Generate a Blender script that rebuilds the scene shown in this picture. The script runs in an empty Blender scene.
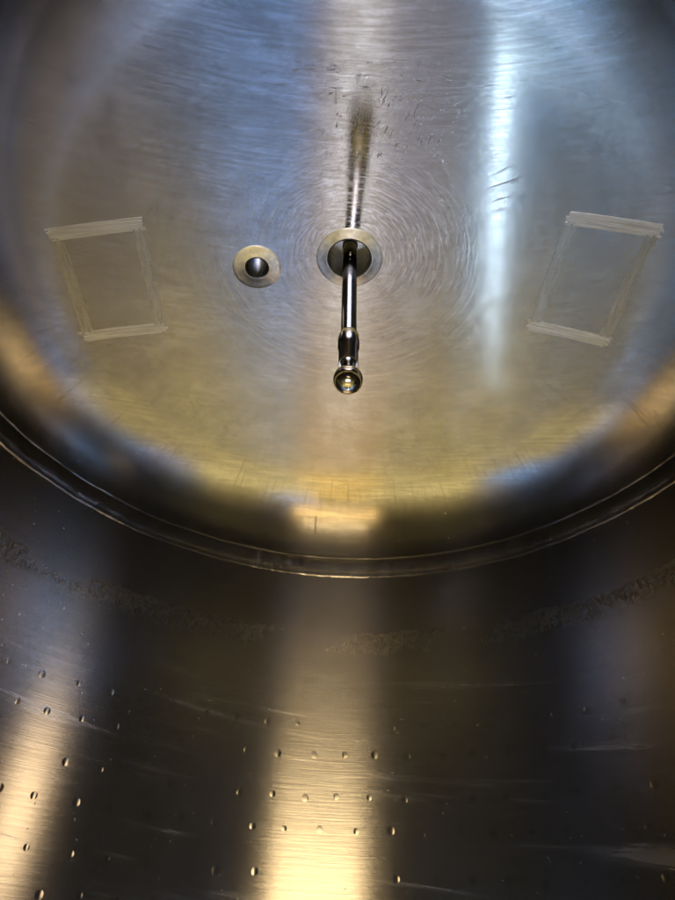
import bpy, bmesh, math, random
from mathutils import Vector, Matrix
from mathutils import noise as mnoise
random.seed(7)
S = bpy.context.scene

# ------------------------------------------------------------------ camera
PITCH, ROLL, FPX = 0.70, 0.055, 0.89 * 676
CAM = Vector((-0.004, -0.958, 0.0))
cd = bpy.data.cameras.new('camera')
cam = bpy.data.objects.new('camera', cd)
S.collection.objects.link(cam)
cd.sensor_fit = 'VERTICAL'
cd.sensor_height = 24.0
cd.lens = 24.0 * FPX / 900.0
cd.clip_start = 0.01
cd.clip_end = 200
cam.matrix_world = Matrix.Translation(CAM) @ Matrix.Rotation(math.pi / 2 + PITCH, 4, 'X') @ Matrix.Rotation(ROLL, 4, 'Z')
S.camera = cam

# ------------------------------------------------------------------ world, exposure
w = bpy.data.worlds.new('World'); S.world = w; w.use_nodes = True
w.node_tree.nodes['Background'].inputs[0].default_value = (0.9, 0.8, 0.7, 1)
w.node_tree.nodes['Background'].inputs[1].default_value = 0.001
S.view_settings.view_transform = 'Standard'
S.view_settings.look = 'None'
S.view_settings.exposure = 0
S.view_settings.gamma = 1
S.view_settings.use_curve_mapping = False
S.cycles.max_bounces = 2
S.cycles.glossy_bounces = 1
S.cycles.use_adaptive_sampling = True
S.cycles.adaptive_threshold = 0.06
S.cycles.use_denoising = True
S.cycles.sample_clamp_indirect = 6

# ------------------------------------------------------------------ lamps (manway light, plus unseen lamps added for the reflections)
def lamp(name, loc, target, sx, sy, col, rad, spread=180):
    l = bpy.data.lights.new(name, 'AREA'); l.shape = 'RECTANGLE'
    l.size = sx; l.size_y = sy; l.color = col
    l.energy = rad * sx * sy * math.pi; l.spread = math.radians(spread)
    o = bpy.data.objects.new(name, l); S.collection.objects.link(o)
    d = Vector(target) - Vector(loc)
    o.location = loc
    o.rotation_euler = d.to_track_quat('-Z', 'Y').to_euler()
    return o
ZF = -5.0
FW = (0.0, .6, .5)
def fill_panel(name, x0, x1, y0, y1, col, rad, spread=60, turn=0.0):  # level light panels added below the tank, out of view
    o = lamp(name, ((x0 + x1) / 2, (y0 + y1) / 2, ZF), FW, 1, 1, col, 1, spread)
    d = Vector(FW) - o.location
    # keep the panel level, only its size matters
    o.rotation_euler = (math.pi, 0, turn)
    o.data.size, o.data.size_y = abs(x1 - x0), abs(y1 - y0)
    o.data.energy = rad * o.data.size * o.data.size_y * math.pi
    o.data.spread = math.radians(180)
    return o
fill_panel('blue_fill', 0.75, 5.0, -5.0, -2.1, (.22, .44, 1), 5.6)  # blue panels added under the tank for the dome's blue reflections
fill_panel('blue_fill', -2.0, -6.5, -5.0, -2.1, (.17, .46, 1), 12)
fill_panel('side_blue_fill', -2.5, -5.0, -1.6, -.2, (.24, .50, 1), 1.7)  # added to turn the dome's right edge blue
fill_panel('side_grey_fill', 2.4, 5.0, -1.8, -.3, (.60, .62, 1), .9)  # added to lift the dome's upper left
fill_panel('white_fill', -.42, .42, -4.8, -2.7, (.78, .83, 1), 11.5)  # added for the white reflection above the centre port
fill_panel('warm_core_fill', -.4, .4, -1.2, .9, (1, .64, .16), 1.9)  # added for the gold column below the centre port
fill_panel('grey_fill', -.42, -2.0, -4.8, -2.6, (.58, .66, 1), 5.5)  # grey panels added beside the white one to soften its reflection
fill_panel('grey_fill', .42, .75, -4.6, -2.2, (.55, .62, 1), 4)
p0, p1 = Vector((.290, .942, .0)), Vector((.246, .953, -.50))     # thin unseen light added by the far wall for the dome's streak
st = lamp('streak_fill', (p0 + p1) / 2, (.02, .0, 1.46), .006, (p1 - p0).length, (.62, .82, 1), 5, 44)
zz = ((p0 + p1) / 2 - Vector((.02, .0, 1.46))).normalized(); yy = (p1 - p0).normalized()
xx = yy.cross(zz).normalized(); yy = zz.cross(xx)
st.rotation_euler = Matrix((xx, yy, zz)).transposed().to_euler()
fill_panel('warm_fill', -2.3, 2.3, -1.4, 0, (1, .80, .32), 1.8)  # warm panels added for the gold tone of the lower dome
fill_panel('warm_fill', -4.5, 4.5, 0, 2.3, (1, .76, .28), .75)
lamp('door_lamp', (0.0, -1.9, 0.22), (0, 1, 0.1), .82, .45, (1, .74, .39), 10)
lamp('left_band_fill', (1.25, -.10, .45), (-.72, .68, .2), .22, .6, (1, .72, .42), .4, 50)  # added outside the shell for the pale band at the wall's left
lamp('rim_glint_fill', (0.0, -1.5, -.95), (0, 1, 0.6), 1.0, .7, (1, .64, .22), 5.2)  # added low behind the camera for gold glints on the knuckle

# ------------------------------------------------------------------ tank dimensions (metres)
R, H, h, RK = 1.0, 1.1504, 0.3716, 0.24
HW = 1.122          # height of the weld, below the head's short straight flange
def _rc():
    lo, hi = R, 6.0
    for _ in range(60):
        m = (lo + hi) / 2
        if m - math.sqrt((m - RK) ** 2 - (R - RK) ** 2) > h: lo = m
        else: hi = m
    return m
RC = _rc(); EASE = .08; AL = math.asin((R - RK) / (RC - RK)); RT = RC * math.sin(AL)
def _prof(r):
    """dished head: torispherical profile eased towards an ellipse"""
    e = h * math.sqrt(max(0.0, 1 - (r / R) ** 2))
    t = h - RC + math.sqrt(RC * RC - r * r) if r < RT else math.sqrt(max(0.0, RK * RK - (r - (R - RK)) ** 2))
    return EASE * e + (1 - EASE) * t
def prof(r):
    w = min(.10, max(0.0, (R - r) * .7)) * min(1.0, r / .3)
    return sum(_prof(abs(r + w * (i - 6) / 6.0)) * (1 - abs(i - 6) / 7.0) for i in range(13)) / 7.0
def slope(r):
    e = 1e-4
    return (prof(r + e) - prof(r - e)) / 2 / e
def on_dome(x, y, off=0.0):
    r = math.hypot(x, y); s = slope(min(r, .99))
    n = Vector((s * x / max(r, 1e-6), s * y / max(r, 1e-6), -1)).normalized()
    return Vector((x, y, H + prof(r))) + n * off, n

# ------------------------------------------------------------------ node helpers
class NT:
    def __init__(s, name, flat=False):
        s.flat = flat
        s.m = bpy.data.materials.new(name); s.m.use_nodes = True
        s.t = s.m.node_tree; s.b = s.t.nodes['Principled BSDF']
        s.co = s.t.nodes.new('ShaderNodeTexCoord').outputs['Object']
    def n(s, typ, **k):
        nd = s.t.nodes.new(typ)
        for a, v in k.items(): setattr(nd, a, v)
        return nd
    def put(s, sock, v):
        if isinstance(v, (int, float, tuple)): sock.default_value = v
        else: s.t.links.new(v, sock)
    def math(s, op, a, b=0.0, c=0.0, clamp=False):
        nd = s.n('ShaderNodeMath', operation=op); nd.use_clamp = clamp
        s.put(nd.inputs[0], a); s.put(nd.inputs[1], b); s.put(nd.inputs[2], c)
        return nd.outputs[0]
    def xyz(s, v=None):
        nd = s.n('ShaderNodeSeparateXYZ'); s.put(nd.inputs[0], v or s.co); return nd.outputs
    def vec(s, x, y, z):
        nd = s.n('ShaderNodeCombineXYZ')
        for i, v in enumerate((x, y, z)): s.put(nd.inputs[i], v)
        return nd.outputs[0]
    def noise(s, v, scale=1, detail=2, rough=.5, dist=0.0):
        nd = s.n('ShaderNodeTexNoise'); s.put(nd.inputs['Vector'], v)
        nd.inputs['Scale'].default_value = scale; nd.inputs['Detail'].default_value = detail
        nd.inputs['Roughness'].default_value = rough; nd.inputs['Distortion'].default_value = dist
        return nd.outputs[0]
    def ss(s, v, a, b, lo=0.0, hi=1.0):
        nd = s.n('ShaderNodeMapRange', interpolation_type='SMOOTHSTEP'); s.put(nd.inputs[0], v)
        for i, q in enumerate((a, b, lo, hi)): s.put(nd.inputs[i + 1], q)
        return nd.outputs[0]
    def mixc(s, f, a, b):
        nd = s.n('ShaderNodeMix', data_type='RGBA'); s.put(nd.inputs[0], f)
        s.put(nd.inputs[6], a); s.put(nd.inputs[7], b); return nd.outputs[2]
    def bump(s, hgt, dist, strength=1.0, nrm=None):
        nd = s.n('ShaderNodeBump'); s.put(nd.inputs['Height'], hgt)
        nd.inputs['Distance'].default_value = dist; nd.inputs['Strength'].default_value = strength
        if nrm is not None: s.t.links.new(nrm, nd.inputs['Normal'])
        return nd.outputs[0]
    def tangent(s):
        x, y, z = s.xyz()
        if s.flat:
            r = s.math('SQRT', s.math('ADD', s.math('MULTIPLY', x, x), s.math('MULTIPLY', y, y)))
            f = s.ss(r, .55, .9); g = s.math('SUBTRACT', 1.0, f)
            nd = s.n('ShaderNodeVectorMath', operation='NORMALIZE')
            # sheet grain in the crown: long arcs rolled about a far centre; turned grain on the knuckle
            s.put(nd.inputs[0], s.vec(s.math('ADD', s.math('MULTIPLY', s.math('MULTIPLY', y, -1.0), f), s.math('MULTIPLY', g, s.math('MULTIPLY', s.math('ADD', y, 1.15), -1.0))), x, 0.0))
            return nd.outputs[0]
        nd = s.n('ShaderNodeVectorMath', operation='NORMALIZE')
        s.put(nd.inputs[0], s.vec(s.math('MULTIPLY', y, -1.0), x, 0.0))
        return nd.outputs[0]
    def out(s, col, rough, nrm=None, aniso=0.0, rot=0.0, metal=1.0, tan=True):
        s.put(s.b.inputs['Base Color'], col); s.put(s.b.inputs['Roughness'], rough)
        s.b.inputs['Metallic'].default_value = metal
        if nrm is not None: s.t.links.new(nrm, s.b.inputs['Normal'])
        if aniso:
            s.put(s.b.inputs['Anisotropic'], aniso); s.b.inputs['Anisotropic Rotation'].default_value = rot
            if tan: s.t.links.new(s.tangent(), s.b.inputs['Tangent'])
        return s.m

ROT = 0.25
STEEL = (.60, .585, .56, 1)
def ell(s, x, y, cx, cy, rx, ry):
    """soft elliptical mask, 1 inside"""
    dx = s.math('DIVIDE', s.math('SUBTRACT', x, cx), rx); dy = s.math('DIVIDE', s.math('SUBTRACT', y, cy), ry)
    d = s.math('SQRT', s.math('ADD', s.math('MULTIPLY', dx, dx), s.math('MULTIPLY', dy, dy)))
    return s.ss(d, .55, 1.0, 1.0, 0.0)
def head_steel():
    s = NT('brushed_head_steel', True)
    M, A = (lambda p, q: s.math('MULTIPLY', p, q)), (lambda p, q: s.math('ADD', p, q))
    x, y, z = s.xyz()
    r = s.math('SQRT', A(M(x, x), M(y, y)))
    a = s.math('ARCTAN2', x, y)
    fine = s.noise(s.vec(M(r, 240.0), M(a, 7.0), 0.0), 1, 2, .6)
    grain = s.noise(s.vec(M(x, 7.0), M(A(y, M(M(x, x), .34)), 120.0), 0.0), 1, 3, .7)
    fleck = s.noise(s.vec(M(x, 45.0), M(y, 110.0), 0.0), 1, 2, .7)
    fine2 = s.noise(s.vec(M(r, 30.0), M(a, 90.0), 3.0), 1, 3, .6)
    smud = s.noise(s.co, 9.0, 4, .65, .4)
    big = s.noise(s.co, 2.3, 4, .6, .6)
    # turned scratches round the centre port
    sw = M(s.ss(r, .16, .44, 1.0, 0.0), A(.4, M(ell(s, x, y, .09, -.12, .36, .30), .35)))
    arcs = s.ss(s.noise(s.vec(M(r, 150.0), M(a, 2.6), 7.0), 1, 1, .5), .54, .68)
    arcs2 = s.ss(s.noise(s.vec(M(r, 210.0), M(a, 5.0), 2.0), 1, 2, .6), .50, .68)
    arc = M(sw, s.math('MAXIMUM', M(arcs, .6), M(arcs2, .8)))
    # dull stained scuffs above the port
    scr = s.noise(s.vec(M(A(x, M(y, .25)), 110.0), M(y, 28.0), 1.0), 1, 4, .65, .8)
    scr2 = s.noise(s.vec(M(A(y, M(x, .12)), 120.0), M(x, 26.0), 5.0), 1, 4, .65, .6)
    m1 = M(ell(s, x, y, .06, -.36, .22, .16), s.ss(scr, .55, .66))
    m2 = M(ell(s, x, y, .05, -.47, .34, .08), s.ss(scr2, .56, .66))
    m3 = M(ell(s, x, y, .45, -.25, .14, .10), M(s.ss(s.noise(s.vec(M(A(y, M(x, .6)), 60.0), M(x, 9.0), 9.0), 1, 4, .6, .5), .58, .66), .7))
    speck = s.ss(s.noise(s.co, 70.0, 3, .6), .70, .74)
    dark = s.math('MAXIMUM', s.math('MAXIMUM', m1, m2), s.math('MAXIMUM', m3, M(speck, .35)))
    # short radial marks on the knuckle
    rl = s.noise(s.vec(M(a, 130.0), M(r, 6.0), 4.0), 1, 2, .5)
    rad = A(M(M(s.ss(r, .66, .82), s.ss(rl, .58, .68)), .32), M(ell(s, x, y, -.0715, .972, .0042, .022), 1.0))
    ticks = M(s.ss(s.noise(s.vec(M(a, 160.0), M(r, 14.0), 6.0), 1, 2, .5), .62, .7), M(s.ss(r, .45, .7), .25))
    rings = M(s.ss(s.noise(s.vec(M(r, 170.0), M(a, 1.2), 3.0), 1, 2, .7), .46, .62), s.ss(r, .30, .62, 1.0, .12))
    refl_patch = s.ss(big, .50, .56)  # soft tone patches imitating reflection edges in colour and roughness
    mask = s.ss(r, .12, .42, 1.0, .02)
    rg2 = M(s.math('SUBTRACT', s.ss(grain, .3, .7), .5), .03)
    hgt = A(M(M(A(fine, M(fine2, .06)), mask), .00009), M(A(M(arc, .3), M(rad, -.5)), .00006))
    n3 = s.bump(hgt, 1.0, 1.0)
    kn = s.ss(r, .72, .92)
    rg = A(A(A(A(.110, rg2), M(kn, .09)), M(smud, .02)), A(A(M(refl_patch, .012), M(A(arc, M(rings, .6)), .07)), M(dark, .15)))
    fm = s.ss(s.noise(s.vec(M(r, 260.0), M(a, 12.0), 0.0), 1, 2, .6), .3, .7)
    col = s.mixc(s.ss(smud, .25, .75), (.53, .51, .48, 1), (.64, .625, .60, 1))
    col = s.mixc(M(refl_patch, .5), col, (.50, .48, .44, 1))
    col = s.mixc(M(fm, .12), col, (.40, .385, .36, 1))
    col = s.mixc(M(s.ss(grain, .35, .65), .32), col, (.36, .35, .33, 1))
    col = s.mixc(M(s.ss(fleck, .58, .75), .3), col, (.78, .77, .75, 1))
    col = s.mixc(M(rings, .17), col, (.74, .74, .73, 1))
    col = s.mixc(M(arc, .5), col, (.88, .88, .87, 1))
    col = s.mixc(M(s.math('MAXIMUM', s.math('MAXIMUM', dark, rad), ticks), .65), col, (.20, .18, .19, 1))
    an = s.math('SUBTRACT', 1.0, M(s.math('MAXIMUM', arc, dark), .6))
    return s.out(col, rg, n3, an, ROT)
def wall_steel():
    s = NT('brushed_wall_steel')
    M, A = (lambda p, q: s.math('MULTIPLY', p, q)), (lambda p, q: s.math('ADD', p, q))
    x, y, z = s.xyz()
    a = s.math('ARCTAN2', x, y)
    fine = s.noise(s.vec(M(a, 6.0), 0.0, M(z, 200.0)), 1, 3, .6)
    line = s.ss(s.noise(s.vec(M(a, 3.0), 4.0, M(z, 150.0)), 1, 3, .65), .3, .7)
    smud = s.noise(s.co, 7.0, 6, .6, .3)
    # sloped wiping streaks
    zz = A(z, M(a, .10))
    wipe = M(s.ss(s.noise(s.vec(M(a, 1.6), 2.0, M(zz, 22.0)), 1, 4, .6, .3), .55, .72), s.ss(z, .75, .6))
    # dried tide line with speckled grime below it
    edge = s.noise(s.vec(M(a, 9.0), 0.0, 0.0), 1, 4, .65)
    zt = s.math('ADD', z, M(s.math('SUBTRACT', edge, .5), .07))
    band = M(s.ss(zt, .846, .836), s.ss(zt, .74, .82))
    spk = s.ss(s.noise(s.vec(M(x, 75.0), M(y, 75.0), M(z, 42.0)), 1, 4, .75), .42, .62)
    patch = s.ss(s.noise(s.vec(M(a, 2.6), 8.0, M(z, 4.0)), 1, 2, .5), .36, .50)
    rim = M(s.ss(zt, .850, .840), s.ss(zt, .824, .836))
    grime = M(s.math('MAXIMUM', M(band, spk), M(rim, .45)), patch)
    dots = M(s.ss(s.noise(s.co, 90.0, 3, .6), .70, .74), .5)
    g = s.math('MAXIMUM', grime, dots)
    n3 = s.bump(A(M(fine, .00028), M(g, .00008)), 1.0, 1.0)
    rg = A(A(.205, M(smud, .03)), A(M(g, .16), M(wipe, .08)))
    col = s.mixc(smud, (.50, .48, .45, 1), (.62, .60, .57, 1))
    col = s.mixc(M(line, .35), col, (.36, .34, .31, 1))
    col = s.mixc(M(wipe, .5), col, (.78, .76, .72, 1))
    col = s.mixc(M(g, .75), col, (.15, .12, .09, 1))
    return s.out(col, rg, n3, .93, ROT)
def weld_steel():
    s = NT('weld_seam_steel')
    M, A = (lambda p, q: s.math('MULTIPLY', p, q)), (lambda p, q: s.math('ADD', p, q))
    x, y, z = s.xyz(); a = s.math('ARCTAN2', x, y)
    rip = s.noise(s.vec(M(a, 60.0), 0.0, M(z, 45.0)), 1, 4, .65, .5)
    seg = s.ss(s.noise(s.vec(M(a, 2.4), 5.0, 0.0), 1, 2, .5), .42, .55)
    soot = s.noise(s.co, 16.0, 5, .65)
    lump = s.noise(s.vec(M(a, 14.0), 0.0, M(z, 9.0)), 1, 4, .6)
    n = s.bump(A(A(M(rip, M(seg, .8)), M(soot, .15)), M(lump, 1.2)), .0022, .6)
    col = s.mixc(s.ss(soot, .4, .65), (.50, .48, .45, 1), (.62, .60, .57, 1))
    col = s.mixc(M(seg, .6), col, (.78, .76, .72, 1))  # polished weld segments, their lit look put into the colour
    col = s.mixc(M(s.ss(rip, .5, .62), .4), col, (.24, .22, .20, 1))
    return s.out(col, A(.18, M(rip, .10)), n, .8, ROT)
def ground_steel(name, c0, c1, r0):
    s = NT(name)
    x, y, z = s.xyz()
    t = s.noise(s.vec(s.math('MULTIPLY', x, 9.0), s.math('MULTIPLY', y, 190.0), 0.0), 1, 4, .65)
    n = s.bump(t, .0006, .6)
    col = s.mixc(s.ss(t, .3, .7), c0, c1)
    return s.out(col, s.math('ADD', r0, s.math('MULTIPLY', t, .16)), n)
def plain_steel(name, col=STEEL, rough=.22, aniso=0.0):
    s = NT(name)
    n = s.bump(s.noise(s.co, 60, 4, .6), .0006, .4)
    rg = s.math('ADD', rough, s.math('MULTIPLY', s.noise(s.co, 25, 4), .08))
    return s.out(col, rg, n, aniso)
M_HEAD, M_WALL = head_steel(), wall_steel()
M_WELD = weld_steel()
M_STRIP = ground_steel('ground_weld_steel', (.60, .61, .62, 1), (.90, .91, .93, 1), .33)
def turned_steel():
    s = NT('turned_steel'); x, y, z = s.xyz()
    r = s.math('SQRT', s.math('ADD', s.math('MULTIPLY', x, x), s.math('MULTIPLY', y, y)))
    g = s.noise(s.vec(s.math('MULTIPLY', r, 420.0), s.math('MULTIPLY', s.math('ARCTAN2', x, y), 1.5), 0.0), 1, 3, .6)
    d = s.noise(s.co, 45.0, 5, .65)
    n = s.bump(s.math('ADD', g, s.math('MULTIPLY', d, .4)), .0007, .7)
    col = s.mixc(s.ss(d, .35, .65), (.60, .63, .68, 1), (.84, .87, .93, 1))
    return s.out(col, s.math('ADD', .30, s.math('MULTIPLY', d, .12)), n, .5, ROT)
M_RING = turned_steel()
M_ROD = plain_steel('polished_steel', (.62, .61, .58, 1), .12)
M_DARK = plain_steel('bore_steel', (.58, .60, .64, 1), .24)
M_HOLE = plain_steel('hole_shadow_steel', (.05, .05, .05, 1), .5)

# ------------------------------------------------------------------ object helpers
def link(name, me, mat, parent=None):
    if isinstance(me, bmesh.types.BMesh):
        bm = me; me = bpy.data.meshes.new(name); bm.normal_update(); bm.to_mesh(me); bm.free()
    if mat and not me.materials: me.materials.append(mat)
    for p in me.polygons: p.use_smooth = True
    o = bpy.data.objects.new(name, me); S.collection.objects.link(o)
    if parent: o.parent = parent
    return o
def thing(name, label, cat, loc=(0, 0, 0), group=None):
    o = bpy.data.objects.new(name, None); S.collection.objects.link(o); o.location = loc
    o.empty_display_size = .1
    o['label'] = label; o['category'] = cat
    if group: o['group'] = group
    return o
def revolve(pts, seg=128, closed=False, a0=0.0, a1=2 * math.pi, skip=None):
    """pts: (r,z) list"""
    bm = bmesh.new(); full = abs(a1 - a0 - 2 * math.pi) < 1e-6
    nseg = seg if full else seg + 1
    rings = []
    for (r, z) in pts:
        if r < 1e-9: rings.append([bm.verts.new((0, 0, z))])
        else: rings.append([bm.verts.new((r * math.sin(a0 + (a1 - a0) * k / seg), r * math.cos(a0 + (a1 - a0) * k / seg), z)) for k in range(nseg)])
    pr = list(zip(rings, rings[1:])) + ([(rings[-1], rings[0])] if closed else [])
    for A, B in pr:
        for k in range(seg):
            k2 = (k + 1) % nseg
            if len(A) == 1 and len(B) == 1: continue
            if len(A) == 1: f = (A[0], B[k2], B[k])
            elif len(B) == 1: f = (A[k], A[k2], B[0])
            else: f = (A[k], A[k2], B[k2], B[k])
            if skip:
                c = sum((v.co for v in f), Vector()) / len(f)
                if skip(c): continue
            bm.faces.new(f)
    return bm
def sharp(o, deg=35):
    me = o.data
    bm = bmesh.new(); bm.from_mesh(me)
    for e in bm.edges:
        if len(e.link_faces) == 2 and e.calc_face_angle(0) > math.radians(deg): e.smooth = False
    bm.to_mesh(me); bm.free()

# ------------------------------------------------------------------ the tank
tank = thing('steel_tank', 'brushed stainless steel tank interior with domed head above a dimpled cylindrical wall', 'tank')
PORT = Vector((-0.264, 0.036))      # small port on the head
# head: thin sheet with a hole for each port
pts = []
nr = 150
for i in range(nr + 1):
    t = i / nr
    r = .066 + (R - .066) * math.sin(t * math.pi / 2) ** .9
    r = min(r, R)
    pts.append((r, H + prof(r)))
pts += [(R, H - (H - HW) * .5), (R, HW)]
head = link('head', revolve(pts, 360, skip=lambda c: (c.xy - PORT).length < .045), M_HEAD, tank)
# cylindrical wall; its unseen lower part is shaped to block and steer lamp light
ZB = -2.0
zs = [ZB + (HW - ZB) * i / 130 for i in range(131)]
wall = link('wall', revolve([(R, z) for z in zs], 300,
            skip=lambda c: (c.y < 0 and (c.x / .48) ** 4 + ((c.z + .08) / .60) ** 4 < 1) or (c.y > .0 and c.z < -.45)
            or (c.x > .5 and -.24 < c.y < .08 and .1 < c.z < .8)), M_WALL, tank)  # side opening added only to let the left-band light in

def collar(loc, n, rin, rout, th=.005, name='port_collar', mat=M_RING):
    p = [(rin, .012), (rin, -th + .004), (rin + .004, -th), (rin + .007, -th), (rin + .009, -th + .0012), (rout - .010, -th + .0012), (rout - .004, -th + .003), (rout, -th + .0045), (rout, .006)]
    o = link(name, revolve(p, 96), mat, tank)
    o.matrix_world = Matrix.Translation(loc) @ n.to_track_quat('-Z', 'Y').to_matrix().to_4x4()
    sharp(o)
    return o
def bore(loc, n, rin, depth, rflare=None, name='port_bore', cap=True):
    p = [(rin, -.004), (rin, .01), (rin, depth)]
    if cap: p += [(rin * .5, depth), (0.0, depth)]
    o = link(name, revolve(p, 64), M_DARK, tank)
    o.matrix_world = Matrix.Translation(loc) @ n.to_track_quat('-Z', 'Y').to_matrix().to_4x4()
    sharp(o)
    return o
c0, n0 = on_dome(0, 0)
collar(c0, n0, .060, .098); bore(c0, n0, .060, .07)
c1, n1 = on_dome(PORT.x, PORT.y)
collar(c1, n1, .031, .071); bore(c1, n1, .031, .075)


# weld seam between head and wall: a lapped band with a dark crease above it
prof_w = [(R + .002, HW + .016), (R - .0018, HW + .011), (R - .0021, HW + .005), (R - .0004, HW + .002), (R - .0004, HW - .002), (R - .0030, HW - .007),
          (R - .0040, HW - .018), (R - .0042, HW - .030), (R - .0040, HW - .042), (R - .0030, HW - .054), (R - .0014, HW - .060), (R - .0024, HW - .065),
          (R - .0014, HW - .070), (R + .002, HW - .078)]
bmw = revolve(prof_w, 720)
for v in bmw.verts:
    az = math.atan2(v.co.x, v.co.y); q = Vector((math.sin(az), math.cos(az), 0))
    v.co.z += .0035 * mnoise.noise(q * 7) + .0012 * mnoise.noise(q * 40)
    if v.co.xy.length < R - .001:
        v.co -= q * (.0012 * mnoise.noise(q * 22 + Vector((0, 0, v.co.z * 25))) + .0007 * mnoise.noise(q * 90 + Vector((0, 0, v.co.z * 60))))
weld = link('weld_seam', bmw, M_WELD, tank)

# dimple welds of the cooling jacket, in staggered rows on the wall
def dimple_mesh():
    rad = .0112
    pts = [(0.0, .00036), (rad * .3, .00031), (rad * .55, .00020), (rad * .8, .00006), (rad, -.0001)]
    bm = bmesh.new(); rings = []
    for (r, q) in pts:
        if r == 0: rings.append([bm.verts.new((0, -q, 0))])
        else: rings.append([bm.verts.new((r * math.cos(k * math.pi / 8), -q, r * math.sin(k * math.pi / 8))) for k in range(16)])
    for A_, B_ in zip(rings, rings[1:]):
        for k in range(16):
            k2 = (k + 1) % 16
            bm.faces.new((A_[0], B_[k2], B_[k]) if len(A_) == 1 else (A_[k], A_[k2], B_[k2], B_[k]))
    me = bpy.data.meshes.new('dimple'); bmesh.ops.recalc_face_normals(bm, faces=bm.faces); bm.normal_update(); bm.to_mesh(me); bm.free()
    return me
dm = dimple_mesh()
def dimple_steel():
    s = NT('dimple_steel')
    m = s.out((.50, .48, .44, 1), .2)
    s.b.inputs['Anisotropic'].default_value = .95; s.b.inputs['Anisotropic Rotation'].default_value = ROT
    vt = s.n('ShaderNodeVectorTransform', vector_type='VECTOR', convert_from='OBJECT', convert_to='WORLD')
    vt.inputs[0].default_value = (1, 0, 0)
    s.t.links.new(vt.outputs[0], s.b.inputs['Tangent'])
    return m
M_DIMP = dimple_steel()
rows = [(.541, .018), (.460, -.031), (.349, .050), (.268, .004), (.161, .027), (.083, -.02), (-.02, .03), (-.10, -.02)]
rng = random.Random(4)
skipped = {(0, 0), (0, 1), (4, 0), (4, 1)}
for ri, (zr, a0) in enumerate(rows):
    for k in range(-12, 13):
        if (ri, k) in skipped or rng.random() < .04: continue
        az = a0 + k * .0955 + rng.uniform(-.007, .007); zz = zr + rng.uniform(-.005, .005)
        o = link('dimple', dm, M_DIMP, tank)
        o.location = ((R - .0001) * math.sin(az), (R - .0001) * math.cos(az), zz)
        sc = rng.uniform(.7, 1.05); o.rotation_euler = (0, 0, -az); o.scale = (sc, 1, sc)

# ground-off bracket marks: a thin ghost plate with the welds ground flat round it
def strip(bm, p0, p1, width, off, nu=24, nv=2, taper=0.0):
    p0, p1 = Vector(p0), Vector(p1); d = (p1 - p0).normalized(); q = Vector((-d.y, d.x))
    g = []
    for lay in (off, .0006 * -1):
        rows_ = []
        for i in range(nu + 1):
            c = p0.lerp(p1, i / nu)
            rows_.append([bm.verts.new(on_dome(*(c + q * width * (j / nv - .5)), lay)[0]) for j in range(nv + 1)])
        g.append(rows_)
    T, B = g
    for i in range(nu):
        for j in range(nv): bm.faces.new((T[i][j], T[i + 1][j], T[i + 1][j + 1], T[i][j + 1]))
        bm.faces.new((B[i][0], B[i + 1][0], T[i + 1][0], T[i][0])); bm.faces.new((T[i][nv], T[i + 1][nv], B[i + 1][nv], B[i][nv]))
    for j in range(nv):
        bm.faces.new((B[0][j + 1], B[0][j], T[0][j], T[0][j + 1])); bm.faces.new((T[-1][j + 1], T[-1][j], B[-1][j], B[-1][j + 1]))
def make_strip(name, mat, passes, parent):
    bm = bmesh.new()
    for p in passes: strip(bm, *p)
    bmesh.ops.recalc_face_normals(bm, faces=bm.faces)
    o = link(name, bm, mat, parent); sharp(o)
    # normals must face the tank interior
    return o
def ghost(x0, x1, y0, y1, side, lab):
    """x0<x1, y0 = edge near the back (top in view), y1 = front edge; side +1 right, -1 left"""
    bm = bmesh.new()
    strip(bm, ((x0 + x1) / 2, y0 + .01), ((x0 + x1) / 2, y1 - .01), (x1 - x0) - .03, .0005, 20, 14)
    bmesh.ops.recalc_face_normals(bm, faces=bm.faces)
    pl = link('bracket_mark', bm, M_HEAD, tank); sharp(pl); pl['label'] = lab
    r_ = random.Random(3 + side)
    def band(a, b, w, n, off, ext):
        a, b = Vector(a), Vector(b); d = (b - a).normalized(); q = Vector((-d.y, d.x)); out = []
        for i in range(n):
            s_ = (i + .5) / n - .5
            e0, e1 = r_.uniform(-ext, ext), r_.uniform(-ext, ext)
            out.append((a + q * w * s_ - d * e0, b + q * w * s_ + d * e1, w / n * 1.25, off + .0003 * (i % 3)))
        return out
    make_strip('ground_weld', M_STRIP, band((x0 - .004, y0), (x1 + .004, y0 - .01), .036, 8, .0008, .005), pl)
    make_strip('ground_weld', M_STRIP, band((x0 - .004, y1), (x1 + .004, y1), .034, 7, .0008, .010), pl)
    make_strip('ground_edge', M_PLATE2, band((x0 + .009, y0 + .012), (x0 + .009, y1 - .012), .028, 6, .0007, .004), pl)
    make_strip('ground_edge', M_PLATE2, band((x1 - .009, y0 + .004), (x1 - .009, y1 - .012), .028, 6, .0007, .004), pl)
def side_steel():
    s = NT('ground_edge_steel'); x, y, z = s.xyz()
    t = s.noise(s.vec(s.math('MULTIPLY', x, 190.0), s.math('MULTIPLY', y, 9.0), 0.0), 1, 4, .65)
    return s.out(s.mixc(s.ss(t, .35, .7), (.52, .51, .49, 1), (.68, .67, .65, 1)), s.math('ADD', .23, s.math('MULTIPLY', t, .1)), s.bump(t, .0005, .5))
M_PLATE2 = side_steel()
ghost(-.775, -.556, -.100, .226, -1, 'faint ground-off bracket mark with pale sanded strips at top and bottom')
ghost(.549, .757, -.192, .148, 1, 'sanded bracket mark with ragged pale strip at its lower edge')

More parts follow.
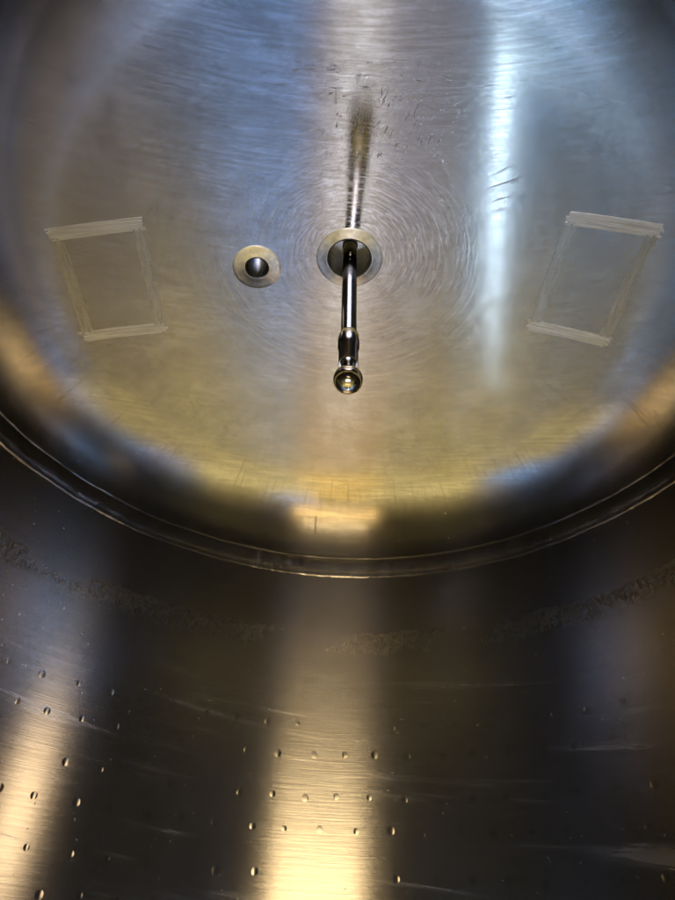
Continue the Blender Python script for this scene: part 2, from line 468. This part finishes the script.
# ------------------------------------------------------------------ spray ball hanging from the centre port
ZT = H + h + .065
ball = thing('spray_ball', 'polished steel spray ball on a hanging tube in the centre port of the tank head', 'spray ball', (0, 0, ZT))
ball.rotation_euler = (0, -.020, 0)
def dz(z): return z - ZT                        # world height -> local
def rev(name, pts, mat, parent, seg=64, deg=35):
    o = link(name, revolve([(r, dz(z)) for r, z in pts][::-1], seg), mat, parent); sharp(o, deg); return o
rev('tube', [(.0, 1.07), (.0197, 1.07), (.0197, 1.58), (.022, 1.583), (.022, ZT)], M_ROD, ball)
rev('sleeve', [(.0185, 1.074), (.0222, 1.074), (.0236, 1.077), (.0236, 1.128), (.0262, 1.133), (.0266, 1.150),
               (.0262, 1.166), (.0232, 1.180), (.0205, 1.188), (.0185, 1.188)], M_ROD, ball)
rev('neck', [(.0, 1.040), (.0165, 1.040), (.0155, 1.058), (.0175, 1.064), (.0175, 1.080), (.0, 1.080)], M_ROD, ball)
RB, ZC = .0342, 1.021
sp = [(RB * math.sin(t), ZC - RB * math.cos(t)) for t in [math.pi * i / 40 for i in range(38)]]
sp = [p if not 22 <= i <= 22 else (p[0] - .0012, p[1]) for i, p in enumerate(sp)]
bl = rev('ball', [(max(p[0], 0.0), p[1]) for p in sp], M_ROD, ball, 64, 60)
# spray holes drilled in rings round the ball
def disc(r, n=14, d=.0009):
    bm = bmesh.new()
    top = [bm.verts.new((r * math.cos(2 * math.pi * k / n), r * math.sin(2 * math.pi * k / n), 0)) for k in range(n)]
    ctr = bm.verts.new((0, 0, -d))
    for k in range(n): bm.faces.new((top[k], top[(k + 1) % n], ctr))
    me = bpy.data.meshes.new('spray_hole'); bm.normal_update(); bm.to_mesh(me); bm.free(); return me
hm = disc(.0021)
for (lat, n, ph) in ((-55, 8, 0), (-28, 12, .26), (5, 14, 0), (35, 12, .2)):
    for k in range(n):
        la, lo = math.radians(lat), ph + 2 * math.pi * k / n
        d = Vector((math.cos(la) * math.sin(lo), -math.cos(la) * math.cos(lo), math.sin(la)))
        o = link('spray_hole', hm, M_HOLE, bl)
        o.location = Vector((0, 0, dz(ZC))) + d * (RB + .0003)
        o.rotation_euler = d.to_track_quat('Z', 'Y').to_euler()
# wire retaining clip through the sleeve
def wire(name, pts, r, parent, mat):
    bm = bmesh.new(); n = 8; rings = []
    for i, p in enumerate(pts):
        t = (Vector(pts[min(i + 1, len(pts) - 1)]) - Vector(pts[max(i - 1, 0)])).normalized()
        u = t.orthogonal().normalized() if i == 0 else (u - t * u.dot(t)).normalized(); v = t.cross(u)
        rings.append([bm.verts.new(Vector(p) + (u * math.cos(2 * math.pi * k / n) + v * math.sin(2 * math.pi * k / n)) * r) for k in range(n)])
    for A_, B_ in zip(rings, rings[1:]):
        for k in range(n): bm.faces.new((A_[k], A_[(k + 1) % n], B_[(k + 1) % n], B_[k]))
    bmesh.ops.recalc_face_normals(bm, faces=bm.faces)
    return link(name, bm, mat, parent)
zc = dz(1.176)
pts = [(.0235 * math.sin(t), -.0235 * math.cos(t), zc + .0030 * math.sin(2.2 * t)) for t in [(-1.2 + 2.6 * i / 24) for i in range(25)]]
wire('retaining_clip', pts, .0011, ball, M_ROD)
for sgn in (-1, 1):
    pts = [(sgn * (.0195 + .0055 * math.sin(t)), -.003, dz(1.068) + .012 * math.cos(t)) for t in [math.pi * i / 12 for i in range(13)]]
    wire('clip_end', pts, .0010, ball, M_ROD)
# fixing screw inside the port
pin = link('lock_pin', revolve([(0, .0), (.004, 0), (.004, .012), (.0, .012)], 24), M_ROD, ball)
pin.location = (0, -.0195, dz(1.50)); pin.rotation_euler = (math.pi / 2, 0, 0)
